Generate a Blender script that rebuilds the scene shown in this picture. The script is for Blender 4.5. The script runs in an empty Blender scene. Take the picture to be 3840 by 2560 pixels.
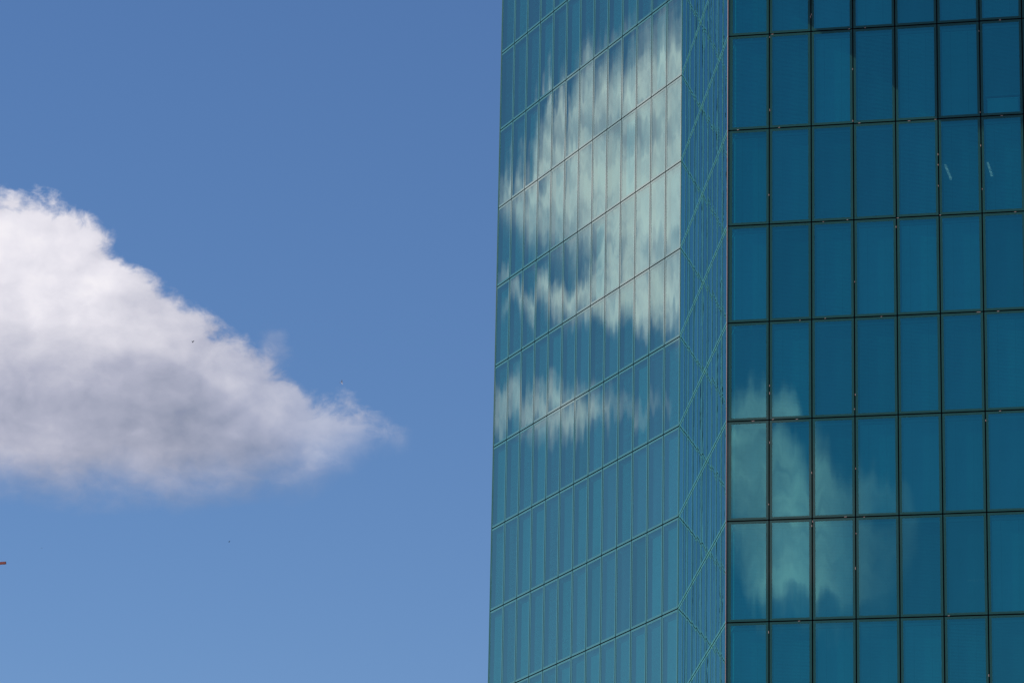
import bpy, math, random
import numpy as np
from mathutils import Vector, Matrix
random.seed(7)
R = math.radians
S = bpy.context.scene
COL = S.collection

# ------------------------------------------------------------------ camera
F_PX = 15037.177            # focal length in pixels of a 3840 px wide frame
PITCH, ROLL, CAM_Z = 0.29000, 0.01973, 1.65
cam_d = bpy.data.cameras.new('camera')
cam_d.sensor_width = 36.0
cam_d.lens = F_PX / 3840 * 36
cam_d.clip_start = 0.5
cam_d.clip_end = 20000
cam = bpy.data.objects.new('camera', cam_d)
COL.objects.link(cam)
cam.matrix_world = (Matrix.Translation((0, 0, CAM_Z)) @ Matrix.Rotation(math.pi/2 + PITCH, 4, 'X')
                    @ Matrix.Rotation(ROLL, 4, 'Z'))
S.camera = cam

def ray(px, py):
    """direction of the photograph's pixel (3840 x 2560 frame)"""
    u0, v0 = px - 1920, 1280 - py
    c, s = math.cos(ROLL), math.sin(ROLL)
    u, v = u0*c - v0*s, u0*s + v0*c
    u /= F_PX; v /= F_PX
    cp, sp = math.cos(PITCH), math.sin(PITCH)
    return Vector((u, cp - v*sp, sp + v*cp)).normalized()

def azel(d):
    return math.degrees(math.atan2(d.x, d.y)), math.degrees(math.asin(d.z))

# ------------------------------------------------------------------ tower plan (metres)
FLOOR = 3.6
P_BC = Vector((7.57526, 135.46706)); A_C, A_B, A_A = -0.22521, 1.64797, 1.97124
W_C, W_B, W_A = 1.5095, 1.373531, 1.42533
N_C, N_B, N_A = 14, 10, 13
Z1 = 52.04926 + CAM_Z       # height of floor line 1
def dr(a): return Vector((math.cos(a), math.sin(a)))
P_AB = P_BC + dr(A_B)*13.73531
P_AL = P_AB + dr(A_A)*W_A*N_A
P_CR = P_BC + dr(A_C)*W_C*N_C
def zline(j): return Z1 - FLOOR*(j-1)

# ------------------------------------------------------------------ sun, exposure
SUN_AZ, SUN_EL = -90.0, 39.6
sd = bpy.data.lights.new('sun', 'SUN'); sd.energy = 5.0; sd.angle = R(0.53); sd.color = (1.0, 0.95, 0.88)
sun = bpy.data.objects.new('sun', sd); COL.objects.link(sun)
s_dir = Vector((math.sin(R(SUN_AZ))*math.cos(R(SUN_EL)), math.cos(R(SUN_AZ))*math.cos(R(SUN_EL)), math.sin(R(SUN_EL))))
sun.rotation_euler = s_dir.to_track_quat('Z', 'Y').to_euler()
S.view_settings.view_transform = 'Standard'
S.view_settings.look = 'None'
S.view_settings.gamma = 1.0
S.view_settings.use_curve_mapping = False
S.view_settings.exposure = 0.0
S.cycles.max_bounces = 10
S.cycles.glossy_bounces = 6
S.cycles.transparent_max_bounces = 16
S.cycles.sample_clamp_indirect = 4.0
S.cycles.caustics_reflective = False
S.cycles.caustics_refractive = False

# ------------------------------------------------------------------ a small node language
class G:
    def __init__(self, nt): self.nt = nt
    def node(self, t, **kw):
        n = self.nt.nodes.new(t)
        for k, v in kw.items(): setattr(n, k, v)
        return n
    def put(self, sock, v):
        if isinstance(v, X): self.nt.links.new(v.s, sock)
        elif hasattr(v, 'is_output'): self.nt.links.new(v, sock)
        else: sock.default_value = v
    def m(self, op, *a, clamp=False):
        n = self.node('ShaderNodeMath', operation=op); n.use_clamp = clamp
        for i, v in enumerate(a): self.put(n.inputs[i], v)
        return X(self, n.outputs[0])
    def vm(self, op, *a):
        n = self.node('ShaderNodeVectorMath', operation=op)
        k = 0
        for i, v in enumerate(a):
            if op == 'SCALE' and i == 1: self.put(n.inputs['Scale'], v)
            else: self.put(n.inputs[i], v)
        return X(self, n.outputs['Value'] if op in ('DOT_PRODUCT', 'LENGTH') else n.outputs['Vector'])
    def xyz(self, x, y, z):
        n = self.node('ShaderNodeCombineXYZ')
        for i, v in enumerate((x, y, z)): self.put(n.inputs[i], v)
        return X(self, n.outputs[0])
    def sep(self, v):
        n = self.node('ShaderNodeSeparateXYZ'); self.put(n.inputs[0], v)
        return [X(self, o) for o in n.outputs]
    def noise(self, vec, scale, detail=4, rough=0.5, dist=0.0, color=False, dims='3D', lac=2.0):
        n = self.node('ShaderNodeTexNoise', noise_dimensions=dims)
        self.put(n.inputs['Vector'], vec); n.inputs['Scale'].default_value = scale
        n.inputs['Detail'].default_value = detail; n.inputs['Roughness'].default_value = rough
        n.inputs['Distortion'].default_value = dist; n.inputs['Lacunarity'].default_value = lac
        return X(self, n.outputs['Color' if color else 'Fac'])
    def curve(self, x, pts, x0, x1, y0, y1):
        n = self.node('ShaderNodeFloatCurve')
        c = n.mapping.curves[0]
        q = sorted(((a-x0)/(x1-x0), (b-y0)/(y1-y0)) for a, b in pts)
        while len(c.points) < len(q): c.points.new(0.5, 0.5)
        for p, (a, b) in zip(c.points, q): p.location = (min(1, max(0, a)), min(1, max(0, b)))
        n.mapping.update()
        t = (x - x0) * (1/(x1-x0))
        self.put(n.inputs['Value'], t)
        return X(self, n.outputs[0]) * (y1-y0) + y0
    def sstep(self, x, a, b):
        n = self.node('ShaderNodeMapRange', interpolation_type='SMOOTHSTEP')
        self.put(n.inputs[0], x)
        for i, v in enumerate((a, b, 0.0, 1.0)): self.put(n.inputs[i+1], v)
        return X(self, n.outputs[0])
    def mixc(self, f, a, b, mode='MIX'):
        n = self.node('ShaderNodeMix', data_type='RGBA', blend_type=mode)
        self.put(n.inputs[0], f); self.put(n.inputs[6], a); self.put(n.inputs[7], b)
        return X(self, n.outputs[2])
class X:
    def __init__(self, g, s): self.g, self.s = g, s
    def __add__(self, o): return self.g.m('ADD', self, o)
    __radd__ = __add__
    def __sub__(self, o): return self.g.m('SUBTRACT', self, o)
    def __rsub__(self, o): return self.g.m('SUBTRACT', o, self)
    def __mul__(self, o): return self.g.m('MULTIPLY', self, o)
    __rmul__ = __mul__
    def min(self, o): return self.g.m('MINIMUM', self, o)
    def max(self, o): return self.g.m('MAXIMUM', self, o)
    def pow(self, o): return self.g.m('POWER', self, o)

# ------------------------------------------------------------------ sky with clouds
world = bpy.data.worlds.new('World'); S.world = world
world.use_nodes = True
wt = world.node_tree; wt.nodes.clear()
g = G(wt)
sky = g.node('ShaderNodeTexSky', sky_type='NISHITA')
sky.sun_disc = False
sky.sun_elevation = R(SUN_EL)
sky.sun_rotation = R(SUN_AZ)
sky.altitude = 100; sky.air_density = 1.0; sky.dust_density = 0.05; sky.ozone_density = 3.0
skyc = X(g, sky.outputs[0])
hs = g.node('ShaderNodeHueSaturation')
hs.inputs['Hue'].default_value = 0.5; hs.inputs['Saturation'].default_value = 1.14; hs.inputs['Value'].default_value = 1.0
g.put(hs.inputs['Color'], skyc)
skyc = g.mixc(1.0, X(g, hs.outputs[0]), (0.94, 0.94, 1.06, 1), 'MULTIPLY')

dirv = X(g, g.node('ShaderNodeTexCoord').outputs['Generated'])
dx, dy, dz = g.sep(dirv)
az = g.m('ARCTAN2', dx, dy) * (180/math.pi)
el = g.m('ARCSINE', dz) * (180/math.pi)

def world_pts(px_pts, plane=None):
    """photograph pixels -> (azimuth, elevation), mirrored in a facade when one is given"""
    out = []
    for x, y in px_pts:
        d = ray(x, y)
        if plane is not None:
            n = Vector((math.sin(plane), -math.cos(plane), 0)); d = d - 2*d.dot(n)*n
        out.append(azel(d))
    return out
def band(top, bot, plane=None, ends=0.4):
    """signed distances (degrees) inside the outline of a cloud"""
    t, b = world_pts(top, plane), world_pts(bot, plane)
    xs = [p[0] for p in t+b]; x0, x1 = min(xs), max(xs)
    ft = g.curve(az, t, x0, x1, 8, 26); fb = g.curve(az, b, x0, x1, 8, 26)
    e = (az - x0).min(x1 - az)
    return ft - el, el - fb, e

k = 3840/2352
Pv = g.xyz(az*0.82, el*1.12, 0.0)
warp = g.noise(Pv, 0.9, 5, 0.55, color=True)
warp = g.vm('SCALE', g.vm('SUBTRACT', warp, (0.5, 0.5, 0.5)), 0.55)
Pw = g.vm('ADD', Pv, warp)
n_big = g.noise(Pw, 1.1, 9, 0.56)
n_fin = g.noise(Pw, 3.6, 9, 0.62, dist=0.25)
n_lit = g.noise(g.vm('ADD', Pw, (-0.16, 0.17, 0.0)), 1.1, 9, 0.5)
n_lit0 = g.noise(Pw, 1.1, 9, 0.5)
relief = (n_lit0 - n_lit)          # > 0 where the side towards the sun is thinner

# 1 - the cloud seen directly
T1 = [(-2200*1, 900), (-1200, 500), (-500, 640), (0, 745), (70, 735), (180, 775), (330, 850), (480, 975), (620, 1085), (740, 1180), (860, 1270),
      (960, 1340), (1060, 1405), (1160, 1470), (1250, 1520), (1340, 1550), (1420, 1595), (1530, 1650)]
B1 = [(-2200, 1300), (-1200, 2100), (-400, 1950), (0, 1850), (200, 1900), (420, 1890), (640, 1905), (800, 1900), (960, 1885), (1120, 1860),
      (1260, 1800), (1400, 1720), (1470, 1690), (1530, 1650)]
t1, b1, e1 = band(T1, B1)
edge = (n_big - 0.5)*1.6 + (n_fin - 0.5)*0.8
a_top = g.sstep(t1 + edge*0.75, -0.16, 0.20)
a_bot = g.sstep(b1 + edge*0.42, -0.12, 0.85)
thin = g.curve(az, [(-16, 1), (-5.2, 1), (-4.2, .92), (-3.4, .78), (-2.5, .62), (-1.5, .55)], -16, -1, 0, 1)
a1 = a_top*a_bot*g.sstep(e1 + edge*0.3, -0.05, 0.22)*thin
# a thin veil drifting off the top edge
vt = g.curve(az, world_pts([(900, 1300), (960, 1220), (1010, 1130), (1050, 1180), (1110, 1330), (1160, 1430)]), -3.95, -2.85, 8, 26) - el
ve = (az + 3.85).min(-2.95 - az)
a_veil = g.sstep(vt + edge*0.8, 0.0, 0.5)*g.sstep(ve + edge*0.4, 0.0, 0.3)*g.sstep(n_big, 0.42, 0.62)*g.sstep(t1, -1.3, -0.7)*g.sstep(b1, 0.0, 0.5)*0.2
dens = g.curve(az, [(-16, .9), (-7.4, 1.0), (-6.4, 1.15), (-5.6, 1.6), (-5.0, 2.1), (-4.2, 2.4), (-3.3, 2.3), (-1, 2)], -16, -1, 0, 3)
tt = t1*dens
litv = g.curve(tt, [(-.5, .80), (0, .84), (.4, .91), (1.0, .90), (1.6, .84), (2.0, .64), (2.7, .40), (3.6, .27), (4.6, .23), (5.5, .28), (8, .32)], -.5, 8, 0, 1)
lith = g.curve(az, [(-16, 1), (-6.8, 1.0), (-6.2, .95), (-5.6, .84), (-4.9, .70), (-4.2, .58), (-3.0, .54), (-1, .5)], -16, -1, 0, 1)
rim = g.curve(b1, [(-.5, .5), (0, .52), (.45, .66), (.95, .66), (1.5, .55), (2.1, .5), (7, .5)], -.5, 7, 0, 1) - 0.5
lit1 = litv*lith + rim*0.9 + relief*0.6 + (n_big - 0.5)*0.12
def ccol(l):
    n = g.node('ShaderNodeValToRGB'); cr = n.color_ramp
    cr.elements[0].position = 0.0; cr.elements[0].color = (0.175, 0.215, 0.36, 1)
    cr.elements[1].position = 1.0; cr.elements[1].color = (0.93, 0.90, 0.94, 1)
    for p, c in ((0.22, (0.29, 0.32, 0.43)), (0.45, (0.44, 0.455, 0.57)), (0.7, (0.66, 0.655, 0.74)), (0.88, (0.82, 0.80, 0.87))):
        e = cr.elements.new(p); e.color = (*c, 1)
    g.put(n.inputs[0], l); return X(g, n.outputs[0])
A1 = (1 - (1 - a1)*(1 - a_veil))

# 2 - clouds behind the left of the camera, seen mirrored in the left facade
PA = A_A - math.pi
sc2 = lambda L: [(x*k, y*k) for x, y in L]
n_s = g.noise(g.xyz(az*0.55 + 3.0, el*1.25, 0.0), 1.0, 4, 0.5)
edge_s = (n_s - 0.5)*1.6 + (n_fin - 0.5)*0.5
def soft(tb, lo, hi, w=0.4):
    t, b, e = tb
    return g.sstep(t + edge_s*w, lo, hi*1.15)*g.sstep(b + edge_s*w, lo, hi*1.4)*g.sstep(e, 0, 0.25)
r1 = band(sc2([(1080, 480), (1150, 400), (1220, 300), (1300, 160), (1400, 105), (1500, 50), (1567, 20), (1660, -30)]),
          sc2([(1080, 480), (1150, 545), (1220, 585), (1300, 625), (1380, 665), (1450, 735), (1500, 770), (1567, 800), (1660, 850)]), PA)
r2 = band(sc2([(1100, 700), (1180, 655), (1260, 650), (1340, 615), (1420, 590), (1500, 580), (1600, 560)]),
          sc2([(1100, 715), (1180, 700), (1260, 750), (1340, 745), (1420, 750), (1500, 770), (1600, 800)]), PA)
r3 = band(sc2([(1060, 890), (1140, 880), (1220, 870), (1300, 885), (1400, 905), (1500, 930), (1560, 960)]),
          sc2([(1060, 960), (1140, 985), (1220, 990), (1300, 985), (1400, 965), (1500, 950), (1560, 962)]), PA)
a2 = 1 - (1 - soft(r1, -0.30, 0.80, 0.40))*(1 - soft(r2, -0.16, 0.34, 0.3)*0.9)*(1 - soft(r3, -0.16, 0.34, 0.25)*0.85)
a2 = a2 * (g.sstep(n_s, 0.34, 0.58)*0.38 + 0.62)
# 3 - cloud seen mirrored in the right facade
r4 = band(sc2([(1600, 960), (1680, 925), (1740, 905), (1800, 915), (1860, 985), (1920, 1050), (1990, 1085), (2060, 1110), (2100, 1160), (2130, 1240)]),
          sc2([(1600, 1250), (1680, 1300), (1740, 1375), (1800, 1420), (1900, 1430), (1990, 1425), (2060, 1395), (2100, 1320), (2130, 1250)]), A_C)
a3 = soft(r4, -0.10, 0.60, 0.35)*(g.sstep(n_s, 0.36, 0.60)*0.35 + 0.60)*g.curve(az, [(-163, 0.2), (-159.9, .15), (-159.3, .36), (-158.7, .70), (-158.1, .95), (-157.2, 1), (-155, 1)], -163, -155, 0, 1)
# scattered clouds over the rest of the sky, well away from the parts seen
far = g.noise(dirv, 3.0, 9, 0.55)
dead = g.sstep(g.m('ABSOLUTE', az + 28), 36, 46)*g.sstep(g.m('ABSOLUTE', az + 160), 14, 24)
dead = dead*g.sstep(el, 2, 9)
a4 = g.sstep(far, 0.53, 0.66)*dead*0.9
lit2 = 0.86 + relief*0.8 + (n_s - 0.5)*0.7

out = skyc
ten = (10.0, 10.0, 10.0, 1)
def over(base, alpha, lit):
    c = g.mixc(1.0, ccol(lit), ten, 'MULTIPLY')
    return g.mixc(alpha, base, c)
out = over(out, A1, lit1)
ten = (17.5, 15.3, 16.8, 1)       # clouds facing the sun, brighter than the one seen against it
out = over(out, a2, lit2)
ten = (18.0, 11.8, 12.4, 1)
out = over(out, g.m('MAXIMUM', a3, a4), lit2)
bg = g.node('ShaderNodeBackground'); bg.inputs['Strength'].default_value = 0.1
g.put(bg.inputs['Color'], out)
wo = g.node('ShaderNodeOutputWorld'); wt.links.new(bg.outputs[0], wo.inputs[0])

# ------------------------------------------------------------------ materials
def mat(name):
    m = bpy.data.materials.new(name); m.use_nodes = True
    m.node_tree.nodes.clear(); return m, G(m.node_tree)
def finish(gm, sh):
    o = gm.node('ShaderNodeOutputMaterial'); gm.nt.links.new(sh, o.inputs[0])
def principled(name, color, rough=0.5, metal=0.0, spec=0.5, var=0.0, scale=3.0):
    m, gm = mat(name)
    b = gm.node('ShaderNodeBsdfPrincipled')
    b.inputs['Roughness'].default_value = rough; b.inputs['Metallic'].default_value = metal
    b.inputs['Specular IOR Level'].default_value = spec
    if var:
        tc = X(gm, gm.node('ShaderNodeTexCoord').outputs['Object'])
        n = gm.noise(tc, scale, 6, 0.6)
        c = gm.mixc(gm.sstep(n, 0.3, 0.7), tuple(x*(1-var) for x in color)+(1,), tuple(min(1, x*(1+var)) for x in color)+(1,))
        gm.put(b.inputs['Base Color'], c)
    else: b.inputs['Base Color'].default_value = (*color, 1)
    finish(gm, b.outputs[0]); return m

def warped_normal(gm, amount=1.0):
    """roller waves and pillowing of toughened glass: tilts of a few milliradians"""
    geo = gm.node('ShaderNodeNewGeometry')
    N = X(gm, geo.outputs['Normal'])
    uv = X(gm, gm.node('ShaderNodeUVMap').outputs[0])
    rnd = X(gm, gm.node('ShaderNodeObjectInfo').outputs['Random'])
    cell = gm.vm('FLOOR', uv)
    fr = gm.vm('SUBTRACT', uv, cell)
    wn = gm.node('ShaderNodeTexWhiteNoise', noise_dimensions='4D')
    gm.put(wn.inputs['Vector'], cell); gm.put(wn.inputs['W'], rnd*97.0)
    rc = X(gm, wn.outputs['Color'])
    r1_, r2_, r3_ = gm.sep(rc)
    fx, fz, _ = gm.sep(fr)
    q = gm.vm('ADD', gm.vm('MULTIPLY', fr, (1.5, 3.6, 0)), gm.vm('SCALE', rc, 60.0))
    na = gm.noise(gm.vm('MULTIPLY', q, (1.6, 0.35, 1)), 1.0, 3, 0.5)
    nb = gm.noise(gm.vm('MULTIPLY', q, (1.7, 0.20, 1)), 1.0, 3, 0.45)
    nc = gm.noise(gm.vm('MULTIPLY', q, (0.7, 1.1, 1)), 1.0, 2, 0.5)
    # tilt across (a) and tilt up/down (b)
    a = (fx - 0.5)*(0.0030 + 0.0016*r1_) + (na - 0.5)*0.0045 + (r2_ - 0.5)*0.0022
    b = (fz - 0.5)*(0.0010 + 0.0016*(r3_ - 0.3)) + (nb - 0.5)*0.015 + (nc - 0.5)*0.006 + (r1_ - 0.5)*0.0085
    a = a*amount; b = b*amount
    T = gm.vm('NORMALIZE', gm.vm('CROSS_PRODUCT', (0, 0, 1), N))
    v = gm.vm('ADD', N, gm.vm('ADD', gm.vm('SCALE', T, a), gm.xyz(0.0, 0.0, b)))
    return gm.vm('NORMALIZE', v)

def fresnel_fac(gm, f0, p):
    lw = gm.node('ShaderNodeLayerWeight'); lw.inputs['Blend'].default_value = 0.5
    c = X(gm, lw.outputs['Facing'])
    return c.pow(p)*(1-f0) + f0

GLOSS_TINT = (0.18, 0.84, 0.81, 1)
def glass_material(amount=1.0, name='coated_glass'):
    m, gm = mat(name)
    gl = gm.node('ShaderNodeBsdfGlossy'); gl.inputs['Roughness'].default_value = 0.004
    lwg = X(gm, gm.node('ShaderNodeLayerWeight').outputs['Facing'])
    t0_ = gm.mixc(gm.sstep(lwg, 0.0, 0.66), GLOSS_TINT, (0.32, 0.51, 0.43, 1))
    t1_ = gm.mixc(gm.sstep(lwg, 0.62, 0.95), t0_, (0.56, 0.80, 0.80, 1))
    ob = X(gm, gm.node('ShaderNodeObjectInfo').outputs['Random'])
    dirt = gm.noise(gm.vm('MULTIPLY', X(gm, gm.node('ShaderNodeTexCoord').outputs['Object']), (2.2, 1.0, 0.35)), 1.0, 5, 0.6)
    gm.put(gl.inputs['Color'], gm.vm('SCALE', t1_, (ob - 0.5)*0.14 + (dirt - 0.5)*0.16 + 1.0))
    gm.put(gl.inputs['Normal'], warped_normal(gm, amount))
    tr = gm.node('ShaderNodeBsdfTransparent'); tr.inputs['Color'].default_value = (0.10, 0.76, 0.78, 1)
    mx = gm.node('ShaderNodeMixShader'); gm.put(mx.inputs[0], fresnel_fac(gm, 0.265, 1.2))
    gm.nt.links.new(tr.outputs[0], mx.inputs[1]); gm.nt.links.new(gl.outputs[0], mx.inputs[2])
    finish(gm, mx.outputs[0]); return m
def frit_material():
    m, gm = mat('enamelled_glass_border')
    df = gm.node('ShaderNodeBsdfDiffuse')
    tc = X(gm, gm.node('ShaderNodeTexCoord').outputs['Object'])
    n = gm.noise(tc, 1.3, 5, 0.6)
    gm.put(df.inputs['Color'], gm.mixc(n, (0.022, 0.090, 0.078, 1), (0.032, 0.115, 0.100, 1)))
    gl = gm.node('ShaderNodeBsdfGlossy'); gl.inputs['Roughness'].default_value = 0.02
    f = fresnel_fac(gm, 0.03, 2.4)*0.8
    gm.put(gl.inputs['Color'], gm.vm('SCALE', (0.85, 0.95, 0.85), f))
    mx = gm.node('ShaderNodeAddShader')
    gm.nt.links.new(df.outputs[0], mx.inputs[0]); gm.nt.links.new(gl.outputs[0], mx.inputs[1])
    finish(gm, mx.outputs[0]); return m
def blind_material(name, color, rough, metal, spec):
    m, gm = mat(name)
    b = gm.node('ShaderNodeBsdfPrincipled'); b.inputs['Roughness'].default_value = rough
    r = X(gm, gm.node('ShaderNodeObjectInfo').outputs['Random'])
    gm.put(b.inputs['Base Color'], gm.vm('SCALE', color, r*0.8 + 0.6))
    finish(gm, b.outputs[0]); return m
M_GLASS = glass_material()
M_GLASS_C = glass_material(0.6, 'coated_glass_flat')
M_GLASS_B = glass_material(1.4, 'coated_glass_wavy')
M_FRIT = frit_material()
M_BLIND = blind_material('blind_slats', (0.34, 0.38, 0.39), 0.45, 0.0, 0.4)
M_RAIL = principled('blind_rail', (0.20, 0.22, 0.23), 0.5)
M_GASKET = principled('black_gasket', (0.008, 0.008, 0.009), 0.8, 0, 0.2)
M_SLAB = principled('concrete_slab', (0.16, 0.16, 0.16), 0.8, var=0.15)
M_CORE = principled('core_wall', (0.10, 0.10, 0.11), 0.8, var=0.2)
M_TRIM = principled('copper_brown_trim', (0.30, 0.17, 0.14), 0.45, 0.3)
M_CLIP = principled('pinkish_sealant', (0.62, 0.42, 0.36), 0.7)
M_ROOF = principled('roof_metal', (0.25, 0.27, 0.28), 0.5, 0.4)
M_CANOPY = principled('canopy_panels', (0.20, 0.22, 0.23), 0.5, 0.3, var=0.1)

# ------------------------------------------------------------------ mesh helper
class MB:
    def __init__(self): self.v, self.f, self.mi, self.uv = [], [], [], []
    def quad(self, a, b, c, d, mi=0, uv=None):
        n = len(self.v); self.v += [tuple(a), tuple(b), tuple(c), tuple(d)]
        self.f.append((n, n+1, n+2, n+3)); self.mi.append(mi); self.uv.append(uv or ((0, 0), (1, 0), (1, 1), (0, 1)))
    def box(self, lo, hi, mi=0):
        x0, y0, z0 = lo; x1, y1, z1 = hi
        V = lambda x, y, z: (x, y, z)
        self.quad(V(x0,y0,z0), V(x1,y0,z0), V(x1,y0,z1), V(x0,y0,z1), mi)
        self.quad(V(x1,y1,z0), V(x0,y1,z0), V(x0,y1,z1), V(x1,y1,z1), mi)
        self.quad(V(x0,y1,z0), V(x0,y0,z0), V(x0,y0,z1), V(x0,y1,z1), mi)
        self.quad(V(x1,y0,z0), V(x1,y1,z0), V(x1,y1,z1), V(x1,y0,z1), mi)
        self.quad(V(x0,y0,z1), V(x1,y0,z1), V(x1,y1,z1), V(x0,y1,z1), mi)
        self.quad(V(x0,y1,z0), V(x1,y1,z0), V(x1,y0,z0), V(x0,y0,z0), mi)
    def add(self, other, M, mi_off=0, uvo=None):
        n = len(self.v)
        self.v += [tuple(M @ Vector(p)) for p in other.v]
        self.f += [tuple(i+n for i in f) for f in other.f]
        self.mi += [i+mi_off for i in other.mi]
        for q in other.uv:
            self.uv.append(tuple((a+uvo[0], b+uvo[1]) for a, b in q) if uvo else q)
    def mesh(self, name, mats):
        me = bpy.data.meshes.new(name)
        me.from_pydata(self.v, [], self.f)
        for m in mats: me.materials.append(m)
        me.polygons.foreach_set('material_index', self.mi)
        uvl = me.uv_layers.new(name='UVMap')
        flat = []
        for f, q in zip(self.f, self.uv):
            q = q if len(q) == len(f) else [(0, 0)]*len(f)
            for p in q: flat += [p[0]*0.9999, p[1]*0.9999] if False else [p[0], p[1]]
        uvl.data.foreach_set('uv', flat)
        me.update(); return me
def obj(name, me, parent=None, M=None):
    o = bpy.data.objects.new(name, me); COL.objects.link(o)
    if parent: o.parent = parent
    if M is not None: o.matrix_local = M
    return o
def tag(o, label=None, cat=None, group=None, kind=None):
    if label: o['label'] = label
    if cat: o['category'] = cat
    if group: o['group'] = group
    if kind: o['kind'] = kind
    return o
def prism(mb, pts, z0, z1, mi=0):
    n = len(mb.v); k_ = len(pts)
    mb.v += [(p[0], p[1], z0) for p in pts] + [(p[0], p[1], z1) for p in pts]
    for i in range(k_):
        j = (i+1) % k_
        mb.f.append((n+i, n+j, n+k_+j, n+k_+i)); mb.mi.append(mi); mb.uv.append(((0,0),(1,0),(1,1),(0,1)))
    mb.f.append(tuple(n+k_+i for i in range(k_))); mb.mi.append(mi); mb.uv.append(((0, 0),)*k_)
    mb.f.append(tuple(n+i for i in reversed(range(k_)))); mb.mi.append(mi); mb.uv.append(((0, 0),)*k_)

# ------------------------------------------------------------------ ground
gm_ = MB(); gm_.quad((-6000, -6000, 0), (6000, -6000, 0), (6000, 6000, 0), (-6000, 6000, 0))
ground = obj('ground', gm_.mesh('ground', [principled('paving', (0.055, 0.052, 0.05), 0.85, var=0.25, scale=0.4)]))
ground['kind'] = 'structure'

# ------------------------------------------------------------------ office tower
tower = bpy.data.objects.new('office_tower', None); COL.objects.link(tower)
tower.location = (P_BC.x, P_BC.y, 0)
tag(tower, 'tall teal glass office tower with faceted facades filling the right side', 'building')
bpy.context.view_layer.update()
T0 = Matrix.Translation(tower.location).inverted()

JOINT, BORD, DEEP = 0.046, 0.084, 0.09
ROW0, ROW1 = -5, 10            # rows r: between floor line r and r+1
def frame_mb(w, left=BORD, right=BORD, cap=0.0):
    """ring of enamelled glass round one window; local x right, -y outwards, z up"""
    m = MB(); h = FLOOR
    x0, x1, z0, z1 = JOINT/2, w-JOINT/2, JOINT/2, h-JOINT/2
    if cap: x0 = 0.010
    a0, a1, c0, c1 = x0+left, x1-right, z0+BORD, z1-BORD
    m.quad((x0,0,z0), (a0,0,c0), (a0,0,c1), (x0,0,z1)); m.quad((a1,0,c0), (x1,0,z0), (x1,0,z1), (a1,0,c1))
    m.quad((x0,0,z0), (x1,0,z0), (a1,0,c0), (a0,0,c0)); m.quad((a0,0,c1), (a1,0,c1), (x1,0,z1), (x0,0,z1))
    # outer returns
    m.quad((x0,DEEP,z0), (x0,0,z0), (x0,0,z1), (x0,DEEP,z1), 0 if cap else 1); m.quad((x1,0,z0), (x1,DEEP,z0), (x1,DEEP,z1), (x1,0,z1), 1)
    m.quad((x0,DEEP,z0), (x1,DEEP,z0), (x1,0,z0), (x0,0,z0), 1); m.quad((x0,0,z1), (x1,0,z1), (x1,DEEP,z1), (x0,DEEP,z1), 1)
    # inner reveals
    e = 0.05
    m.quad((a0,0,c0), (a0,e,c0), (a0,e,c1), (a0,0,c1)); m.quad((a1,e,c0), (a1,0,c0), (a1,0,c1), (a1,e,c1))
    m.quad((a0,0,c0), (a1,0,c0), (a1,e,c0), (a0,e,c0)); m.quad((a0,e,c1), (a1,e,c1), (a1,0,c1), (a0,0,c1))
    return m, (a0, a1, c0, c1)
def pane_mb(ext):
    a0, a1, c0, c1 = ext; m = MB()
    m.quad((a0,0.006,c0), (a1,0.006,c0), (a1,0.006,c1), (a0,0.006,c1), uv=((0.002,0.002),(0.998,0.002),(0.998,0.998),(0.002,0.998)))
    return m
def blind_mb(ext, tilt=62, drop=1.0, y=0.17):
    a0, a1, c0, c1 = ext; m = MB()
    top = c1 - 0.16; zb = top - (top-c0)*drop
    x0, x1 = a0+0.045, a1-0.02
    m.box((x0, y-0.03, c1-0.15), (x1, y+0.03, c1-0.06), 1)
    pitch = 0.05; hw = 0.029; t = R(tilt)
    dy_, dz_ = hw*math.cos(t), hw*math.sin(t)
    z = top - 0.03
    while z > zb:
        tt = t + R(random.uniform(-2.5, 2.5)); dy_, dz_ = hw*math.cos(tt), hw*math.sin(tt)
        m.quad((x0, y-dy_, z-dz_), (x1, y-dy_, z-dz_), (x1, y+dy_, z+dz_), (x0, y+dy_, z+dz_), 0)
        z -= pitch
    m.box((x0, y-0.02, z), (x1, y+0.02, z+0.025), 1)
    for fx in (0.25, 0.75):                                   # ladder cords
        xc = x0 + (x1-x0)*fx
        m.quad((xc-.004, y-0.034, zb), (xc+.004, y-0.034, zb), (xc+.004, y-0.034, top), (xc-.004, y-0.034, top), 1)
    return m

FAC = {  # name: (origin in plan, rotation, width, columns)
    'C': (P_BC, A_C, W_C, N_C),
    'B': (P_AB, A_B - math.pi, W_B, N_B),
    'A': (P_AL, A_A - math.pi, W_A, N_A)}
def unit_matrix(fk, c, r):
    o, a, w, n = FAC[fk]
    p = o + dr(a)*w*c
    return Matrix.Translation((p.x, p.y, zline(r+1))) @ Matrix.Rotation(a, 4, 'Z')
def project(p):
    q = cam.matrix_world.inverted() @ Vector(p)
    return 1920 + q.x/-q.z*F_PX, 1280 - q.y/-q.z*F_PX
bpy.context.view_layer.update()
def seen_area(fk, c, r):
    M = unit_matrix(fk, c, r); w = FAC[fk][2]
    P = [project(M @ Vector(p)) for p in ((0,0,0), (w,0,0), (w,0,FLOOR), (0,0,FLOOR))]
    ar = abs(sum(P[i][0]*P[(i+1)%4][1]-P[(i+1)%4][0]*P[i][1] for i in range(4)))/2
    n = 0
    for i in range(6):
        for j in range(6):
            x, y = project(M @ Vector((w*(i+.5)/6, 0, FLOOR*(j+.5)/6)))
            n += (0 <= x <= 3840 and 0 <= y <= 2560)
    return ar*n/36

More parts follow.
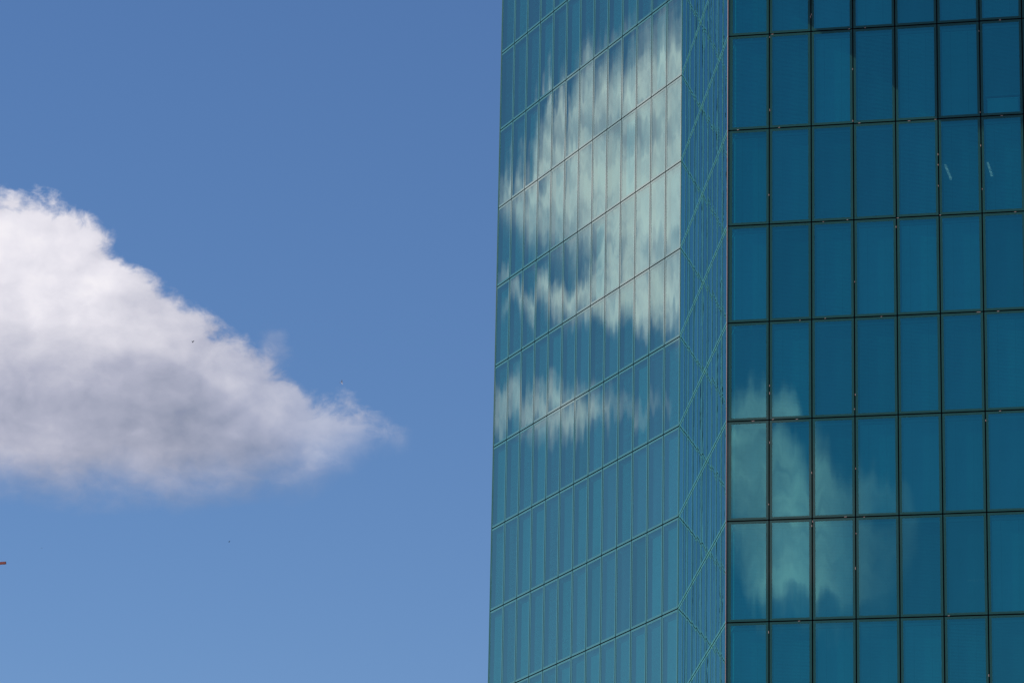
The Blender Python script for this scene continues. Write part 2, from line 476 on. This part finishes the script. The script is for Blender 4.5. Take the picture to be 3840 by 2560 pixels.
variants = {}
for fk in FAC:
    w = FAC[fk][2]
    for corner in (False, True):
        fm, ext = frame_mb(w, 0.165 if (corner and fk == 'C') else BORD, BORD, 1.0 if corner else 0.0)
        pm = pane_mb(ext)
        bl = [blind_mb(ext, t) for t in (50, 60, 70)]
        variants[fk, corner] = dict(frame=fm, pane=pm, blinds=bl, ext=ext,
            frame_me=fm.mesh('window_frame', [M_FRIT, M_GASKET]), pane_me=pm.mesh('pane', [dict(A=M_GLASS, B=M_GLASS_B, C=M_GLASS_C)[fk]]),
            blind_me=[b.mesh('blind', [M_BLIND, M_RAIL]) for b in bl])
units = []
for fk in FAC:
    for c in range(FAC[fk][3]):
        for r in range(ROW0, ROW1): units.append((seen_area(fk, c, r), fk, c, r))
units.sort(key=lambda u: -u[0])
rest = MB()
for i, (ar, fk, c, r) in enumerate(units):
    V = variants[fk, c == 0]
    M = unit_matrix(fk, c, r)
    bi = random.choices((0, 1, 2), (2, 5, 3))[0]
    if i < 100:
        wo_ = obj('window', V['frame_me'], tower, T0 @ M)
        obj('pane', V['pane_me'], wo_)
        if (fk, c, r) == ('C', 6, 1):
            bm_ = blind_mb(V['ext'], 60, 0.77)
            wo_['label'] = 'window whose blind stops short of the sill'
            obj('blind', bm_.mesh('blind_raised', [M_BLIND, M_RAIL]), wo_)
        else: obj('blind', V['blind_me'][bi], wo_)
    else:
        L = T0 @ M
        rest.add(V['frame'], L, 0)
        rest.add(V['pane'], L, dict(A=2, B=5, C=6)[fk], (10 + c + 40*'ABC'.index(fk), 30 + r))
        if ar > 0 or fk == 'C' and c < 10: rest.add(V['blinds'][bi], L, 3)
ro = obj('window', rest.mesh('windows_rest', [M_FRIT, M_GASKET, M_GLASS, M_BLIND, M_RAIL, M_GLASS_B, M_GLASS_C]), tower)
ro['kind'] = 'stuff'; ro['label'] = 'further windows of the same kind along the outer columns and rows'

# dark gaskets behind the joints
for fk in FAC:
    o, a, w, n = FAC[fk]
    m = MB(); y0, y1 = 0.055, 0.13
    zt, zb = zline(ROW0), zline(ROW1)
    hw = 0.06
    for r in range(ROW0, ROW1+1):
        z = zline(r); m.box((0.03, y0, z-hw), (w*n-0.03, y1, z+hw))
    for c in range(1, n):
        m.box((w*c-hw, y0+0.002, zb+0.07), (w*c+hw, y1-0.002, zt-0.07))
    M = Matrix.Translation((o.x, o.y, 0)) @ Matrix.Rotation(a, 4, 'Z')
    obj('gasket_grid', m.mesh('gasket_grid', [M_GASKET]), tower, T0 @ M)

def offset_line(p, a, d):   # facade line moved inwards by d
    n = Vector((math.sin(a), -math.cos(a)))
    return p - n*d, dr(a)
def meet(l1, l2):
    (p, u), (q, v) = l1, l2
    den = u.x*v.y - u.y*v.x
    t = ((q.x-p.x)*v.y - (q.y-p.y)*v.x)/den
    return p + u*t
AC_, AB_, AA_ = A_C, A_B-math.pi, A_A-math.pi
BACK_R, BACK_L = P_CR + Vector((6.0, 28.0)), P_AL + Vector((12.0, 14.0))
def plan(d):
    lc, lb, la = offset_line(P_BC, AC_, d), offset_line(P_BC, AB_, d), offset_line(P_AB, AA_, d)
    er = dr(A_C); 
    cr = lc[0] + er*(W_C*N_C - d)
    al = offset_line(P_AL, AA_, d)[0] + dr(AA_)*d
    return [cr, Vector((BACK_R.x-d, BACK_R.y-d)), Vector((BACK_L.x+d*.3, BACK_L.y-d)), al, meet(la, lb), meet(lb, lc)]
loc2 = lambda pts: [(p.x-P_BC.x, p.y-P_BC.y) for p in pts]
for r in range(ROW0, ROW1+1):
    m = MB(); prism(m, loc2(plan(0.32)), zline(r)-0.22, zline(r)+0.02)
    obj('floor_slab', m.mesh('floor_slab', [M_SLAB]), tower)
m = MB()
prism(m, loc2([p for p in plan(9.0)]), 0.0, zline(ROW0)-0.3)
obj('core', m.mesh('core', [M_CORE]), tower)
# podium below the modelled rows, roof above them
m = MB(); prism(m, loc2(plan(0.05)), 0.0, zline(ROW1)-0.25)
obj('lower_walls', m.mesh('lower_walls', [M_FRIT]), tower)
m = MB(); prism(m, loc2(plan(-0.02)), zline(ROW0)+0.05, zline(ROW0)+1.3)
obj('roof_parapet', m.mesh('roof_parapet', [M_ROOF]), tower)
# blind end walls and back
m = MB()
pl = plan(0.0); zt, zb = zline(ROW0), zline(ROW1)
for i in (0, 1, 2):
    p, q = pl[i], pl[i+1]
    m.quad((p.x-P_BC.x, p.y-P_BC.y, zb), (q.x-P_BC.x, q.y-P_BC.y, zb), (q.x-P_BC.x, q.y-P_BC.y, zt), (p.x-P_BC.x, p.y-P_BC.y, zt))
obj('rear_walls', m.mesh('rear_walls', [M_FRIT]), tower)

# trims on the corners
def trim(p, w, mname, M_, zt=zline(ROW0), zb=zline(ROW1), out=(0, 0)):
    m = MB(); cx, cy = p.x-P_BC.x+out[0], p.y-P_BC.y+out[1]
    prism(m, [(cx-w, cy), (cx, cy-w), (cx+w, cy), (cx, cy+w)], zb, zt)
    return obj('corner_trim', m.mesh(mname, [M_]), tower)
trim(P_BC, 0.012, 'corner_trim', M_TRIM, out=(-0.002, -0.006))
trim(P_AL, 0.03, 'corner_trim_far', M_FRIT)
# pinkish bits of sealant in the joints of the right facade
oC = P_BC
MC = Matrix.Translation((oC.x, oC.y, 0)) @ Matrix.Rotation(A_C, 4, 'Z')
def bit():
    m = MB(); s = random.uniform(0.5, 1.0)
    m.box((-0.035*s, -0.004, -0.009), (0.03*s, 0.03, 0.007)); m.box((0.01*s, -0.006, -0.004), (0.055*s, 0.02, 0.011))
    return m.mesh('sealant_bit', [M_CLIP])
bits = [bit() for _ in range(5)]
for i in range(64):
    if i % 2:
        c = random.choice((1, 1, 2, 2, 3, 3, 4, 5, 6)); z = random.uniform(zline(8), zline(0.6))
        L = Matrix.Translation((W_C*c + random.choice((-1, 1))*0.016, 0, z)) @ Matrix.Rotation(math.pi/2, 4, 'Y')
    else:
        r = random.randint(1, 7); x = random.uniform(0.1, W_C*7)
        L = Matrix.Translation((x, 0, zline(r) + random.choice((-1, 1))*0.015))
    obj('sealant_bit', random.choice(bits), tower, T0 @ MC @ L)

# projecting canopy above the picture: its shadow falls across the upper right windows
def on_C(px, py):
    d = ray(px, py); n = Vector((math.sin(A_C), -math.cos(A_C), 0))
    t = (Vector((P_BC.x, P_BC.y, CAM_Z)) - Vector((0, 0, CAM_Z))).dot(n)/d.dot(n)
    P = Vector((0, 0, CAM_Z)) + d*t
    u = (Vector((P.x, P.y)) - P_BC).dot(dr(A_C))
    return u, P.z
uC, nC = dr(A_C), Vector((math.sin(A_C), -math.cos(A_C)))
su, sn, sv = s_dir.x*uC.x + s_dir.y*uC.y, s_dir.x*nC.x + s_dir.y*nC.y, s_dir.z
uk, zk = on_C(3575, 490)          # where the front corner's shadow lands
u1_, z1_ = on_C(3040, 96)         # a point on the sloping shadow edge
slope = (z1_-zk)/(uk-u1_)
print('shadow slope wanted', slope, 'given', sv/abs(su), 'sn', sn, 'corner', uk, zk)
us = 0.25                          # the canopy starts just beside the corner
dep = (uk-us)/abs(su)*sn
zc = zk + (uk-us)/abs(su)*sv
print('canopy underside', zc, 'depth', dep, 'projects to', project((P_BC.x + nC.x*dep+uC.x*us, P_BC.y + nC.y*dep+uC.y*us, zc)), project((P_BC.x, P_BC.y, zc)))
m = MB(); m.box((us, -dep, zc), (W_C*N_C, -0.012, zc+0.9))
obj('canopy', m.mesh('canopy', [M_CANOPY]), tower, T0 @ MC)

# ------------------------------------------------------------------ lamps and cabinet behind the glass
m_lamp, gl_ = mat('lit_lamp_tube')
em = gl_.node('ShaderNodeEmission'); em.inputs['Color'].default_value = (1, 0.33, 0.29, 1); em.inputs['Strength'].default_value = 2.2
finish(gl_, em.outputs[0])
M_WHITE = principled('lamp_housing', (0.7, 0.7, 0.7), 0.5)
def at_z(px, py, z):
    d = ray(px, py); t = (z-CAM_Z)/d.z
    return Vector((0, 0, CAM_Z)) + d*t
def lamp(p0, p1, row, label, w=0.05):
    z = zline(row) - 0.30
    a, b = at_z(*p0, z), at_z(*p1, z)
    L = (b-a).length; mid = (a+b)/2
    e = bpy.data.objects.new('ceiling_lamp', None); COL.objects.link(e)
    e.location = mid; e.rotation_euler = (0, 0, math.atan2(b.y-a.y, b.x-a.x))
    tag(e, label, 'lamp', 'ceiling lamps glimpsed through the blinds')
    m = MB(); m.box((-L/2, -w/2, -0.02), (L/2, w/2, 0.03)); obj('tube', m.mesh('tube', [m_lamp]), e)
    m = MB(); m.box((-L/2-.03, -w/2-.02, 0.032), (L/2+.03, w/2+.02, 0.078)); obj('housing', m.mesh('housing', [M_WHITE]), e)
    print(label, 'len', L, 'depth in', (Vector((mid.x, mid.y))-P_BC).dot(-nC))
lamp((3545, 621), (3566, 673), 2, 'lit ceiling lamp behind the second window from the right, third full row', 0.065)
lamp((3704, 612), (3720, 662), 2, 'lit ceiling lamp behind the rightmost window, third full row', 0.065)
lamp((3630, 2177), (3692, 2175), 6, 'lit ceiling lamp showing as a thin level line low in the facade', 0.03)
cb = bpy.data.objects.new('cabinet', None); COL.objects.link(cb)
cb.matrix_world = MC @ Matrix.Translation((W_C*6.5+0.02, 0.42, zline(2)+0.03))
tag(cb, 'pale low cabinet standing behind the glass under the raised blind', 'cabinet')
m = MB(); m.box((-0.55, -0.2, 0.0), (0.55, 0.2, 0.66)); obj('body', m.mesh('cabinet_body', [principled('pale_laminate', (0.42, 0.44, 0.43), 0.5)]), cb)
m = MB(); m.box((-0.57, -0.22, 0.662), (0.57, 0.22, 0.69)); obj('top', m.mesh('cabinet_top', [principled('pale_top', (0.7, 0.7, 0.68), 0.5)]), cb)

# ------------------------------------------------------------------ crane whose jib tip enters the picture at the left
M_ORANGE = principled('orange_crane_paint', (0.90, 0.24, 0.12), 0.5, var=0.1)
M_DARK = principled('dark_steel', (0.05, 0.06, 0.08), 0.5, 0.5)
d0 = ray(20.5, 2109.5); tip = Vector((0, 0, CAM_Z)) + d0*(400/d0.y)
d1 = ray(-400, 2137); far_ = Vector((0, 0, CAM_Z)) + d1*(396/d1.y)
jd = (far_ - tip).normalized()
cr = bpy.data.objects.new('crane', None); COL.objects.link(cr)
base = tip + jd*42; cr.location = (base.x, base.y, 0)
tag(cr, 'orange construction crane, only its jib tip showing at the left edge', 'crane')
Tc = Matrix.Translation(cr.location).inverted()
def beam(mb, a, b, w, h=None):
    h = h or w; a, b = Vector(a), Vector(b); d = (b-a); L = d.length
    q = d.to_track_quat('X', 'Z').to_matrix().to_4x4(); q.translation = (a+b)/2
    t = MB(); t.box((-L/2, -w/2, -h/2), (L/2, w/2, h/2)); mb.add(t, q)
m = MB()
beam(m, tip, tip+jd*6, 0.22, 0.245)
up = Vector((0, 0, 1)); side = jd.cross(up).normalized()
for s in (-1, 1): beam(m, tip+jd*6+side*s*0.5, tip+jd*50+side*s*0.5, 0.14)
beam(m, tip+jd*6+up*1.1, tip+jd*50+up*1.1, 0.16)
for i in range(22):
    q = tip+jd*(6+2*i)
    for s in (-1, 1):
        beam(m, q+side*s*0.5, q+jd*1+up*1.1, 0.07); beam(m, q+jd*1+up*1.1, q+jd*2+side*s*0.5, 0.07)
    beam(m, q-side*0.5, q+side*0.5, 0.07)
obj('jib', m.mesh('jib', [M_ORANGE]), cr, Tc)
m = MB(); beam(m, tip-jd*0.045, tip-jd*0.002, 0.24, 0.255); obj('end_plate', m.mesh('end_plate', [M_DARK]), cr, Tc)
m = MB(); zt_ = base.z + 5
for sx in (-.9, .9):
    for sy in (-.9, .9): beam(m, (base.x+sx, base.y+sy, 0), (base.x+sx, base.y+sy, zt_), 0.2)
nseg = int(zt_/2)
for i in range(nseg):
    z = i*2
    for k4, (sx, sy, ex, ey) in enumerate(((-.9,-.9,.9,-.9), (.9,-.9,.9,.9), (.9,.9,-.9,.9), (-.9,.9,-.9,-.9))):
        beam(m, (base.x+sx, base.y+sy, z), (base.x+ex, base.y+ey, z+2), 0.09)
obj('mast', m.mesh('mast', [M_ORANGE]), cr, Tc)
m = MB(); m.box((base.x-1.1, base.y-2.4, base.z-3), (base.x+1.1, base.y-1.0, base.z-0.8)); obj('cab', m.mesh('cab', [M_ORANGE]), cr, Tc)

# ------------------------------------------------------------------ birds
def bird_mesh(name, material, lift):
    m = MB(); n = 10; rings = []
    prof = [(-0.20, 0.004, 0.0), (-0.13, 0.018, 0.0), (-0.06, 0.036, 0.0), (0.02, 0.045, 0.0), (0.09, 0.036, 0.006), (0.125, 0.024, 0.014), (0.155, 0.022, 0.02), (0.178, 0.012, 0.018), (0.205, 0.002, 0.012)]
    for x, r_, zz in prof:
        b0 = len(m.v)
        m.v += [(x, r_*math.cos(2*math.pi*i/n), zz + r_*math.sin(2*math.pi*i/n)) for i in range(n)]; rings.append(b0)
    for a_, b_ in zip(rings, rings[1:]):
        for i in range(n):
            j = (i+1) % n
            m.f.append((a_+i, a_+j, b_+j, b_+i)); m.mi.append(0); m.uv.append(((0,0),)*4)
    for s in (-1, 1):
        P = [(0.08, 0.03*s, 0.01), (0.10, 0.16*s, lift*0.16), (0.05, 0.33*s, lift*0.30), (0.01, 0.31*s, lift*0.29), (-0.02, 0.16*s, lift*0.16), (-0.05, 0.03*s, 0.01)]
        for dz_ in (0.004, -0.004):
            b0 = len(m.v); m.v += [(x, y, z+dz_) for x, y, z in P]
            for q in ((0, 1, 4, 5), (1, 2, 3, 4)):
                m.f.append(tuple(b0+i for i in (q if dz_*s > 0 else q[::-1]))); m.mi.append(0); m.uv.append(((0,0),)*4)
    b0 = len(m.v); m.v += [(-0.15, -0.012, 0), (-0.15, 0.012, 0), (-0.27, 0.045, 0), (-0.27, -0.045, 0)]
    m.f.append((b0, b0+1, b0+2, b0+3)); m.mi.append(0); m.uv.append(((0,0),)*4)
    me = m.mesh(name, [material])
    return me
M_BD = principled('dark_feathers', (0.03, 0.035, 0.05), 0.7)
M_BW = principled('pale_feathers', (0.75, 0.75, 0.78), 0.7)
for px, py, dist, rot, lift, mt, sc, lab in (
        (722.5, 1281, 420, (R(80), R(40), R(20)), 0.5, M_BD, 0.62, 'dark bird flying in front of the grey cloud'),
        (858.5, 2031, 430, (R(70), R(25), R(40)), 0.9, M_BD, 0.50, 'dark bird flying in the blue sky below the cloud'),
        (1281, 1433.5, 430, (R(95), R(-8), R(10)), 0.7, M_BW, 0.85, 'pale bird gliding above the tip of the cloud'),
        (156, 2054, 520, (R(20), R(10), R(0)), 0.6, M_BD, 0.34, 'tiny dark bird low in the sky above the crane tip')):
    d = ray(px, py)
    o = obj('bird', bird_mesh('bird', mt, lift))
    o.location = Vector((0, 0, CAM_Z)) + d*(dist/d.y); o.rotation_euler = rot; o.scale = (sc,)*3
    tag(o, lab, 'bird')
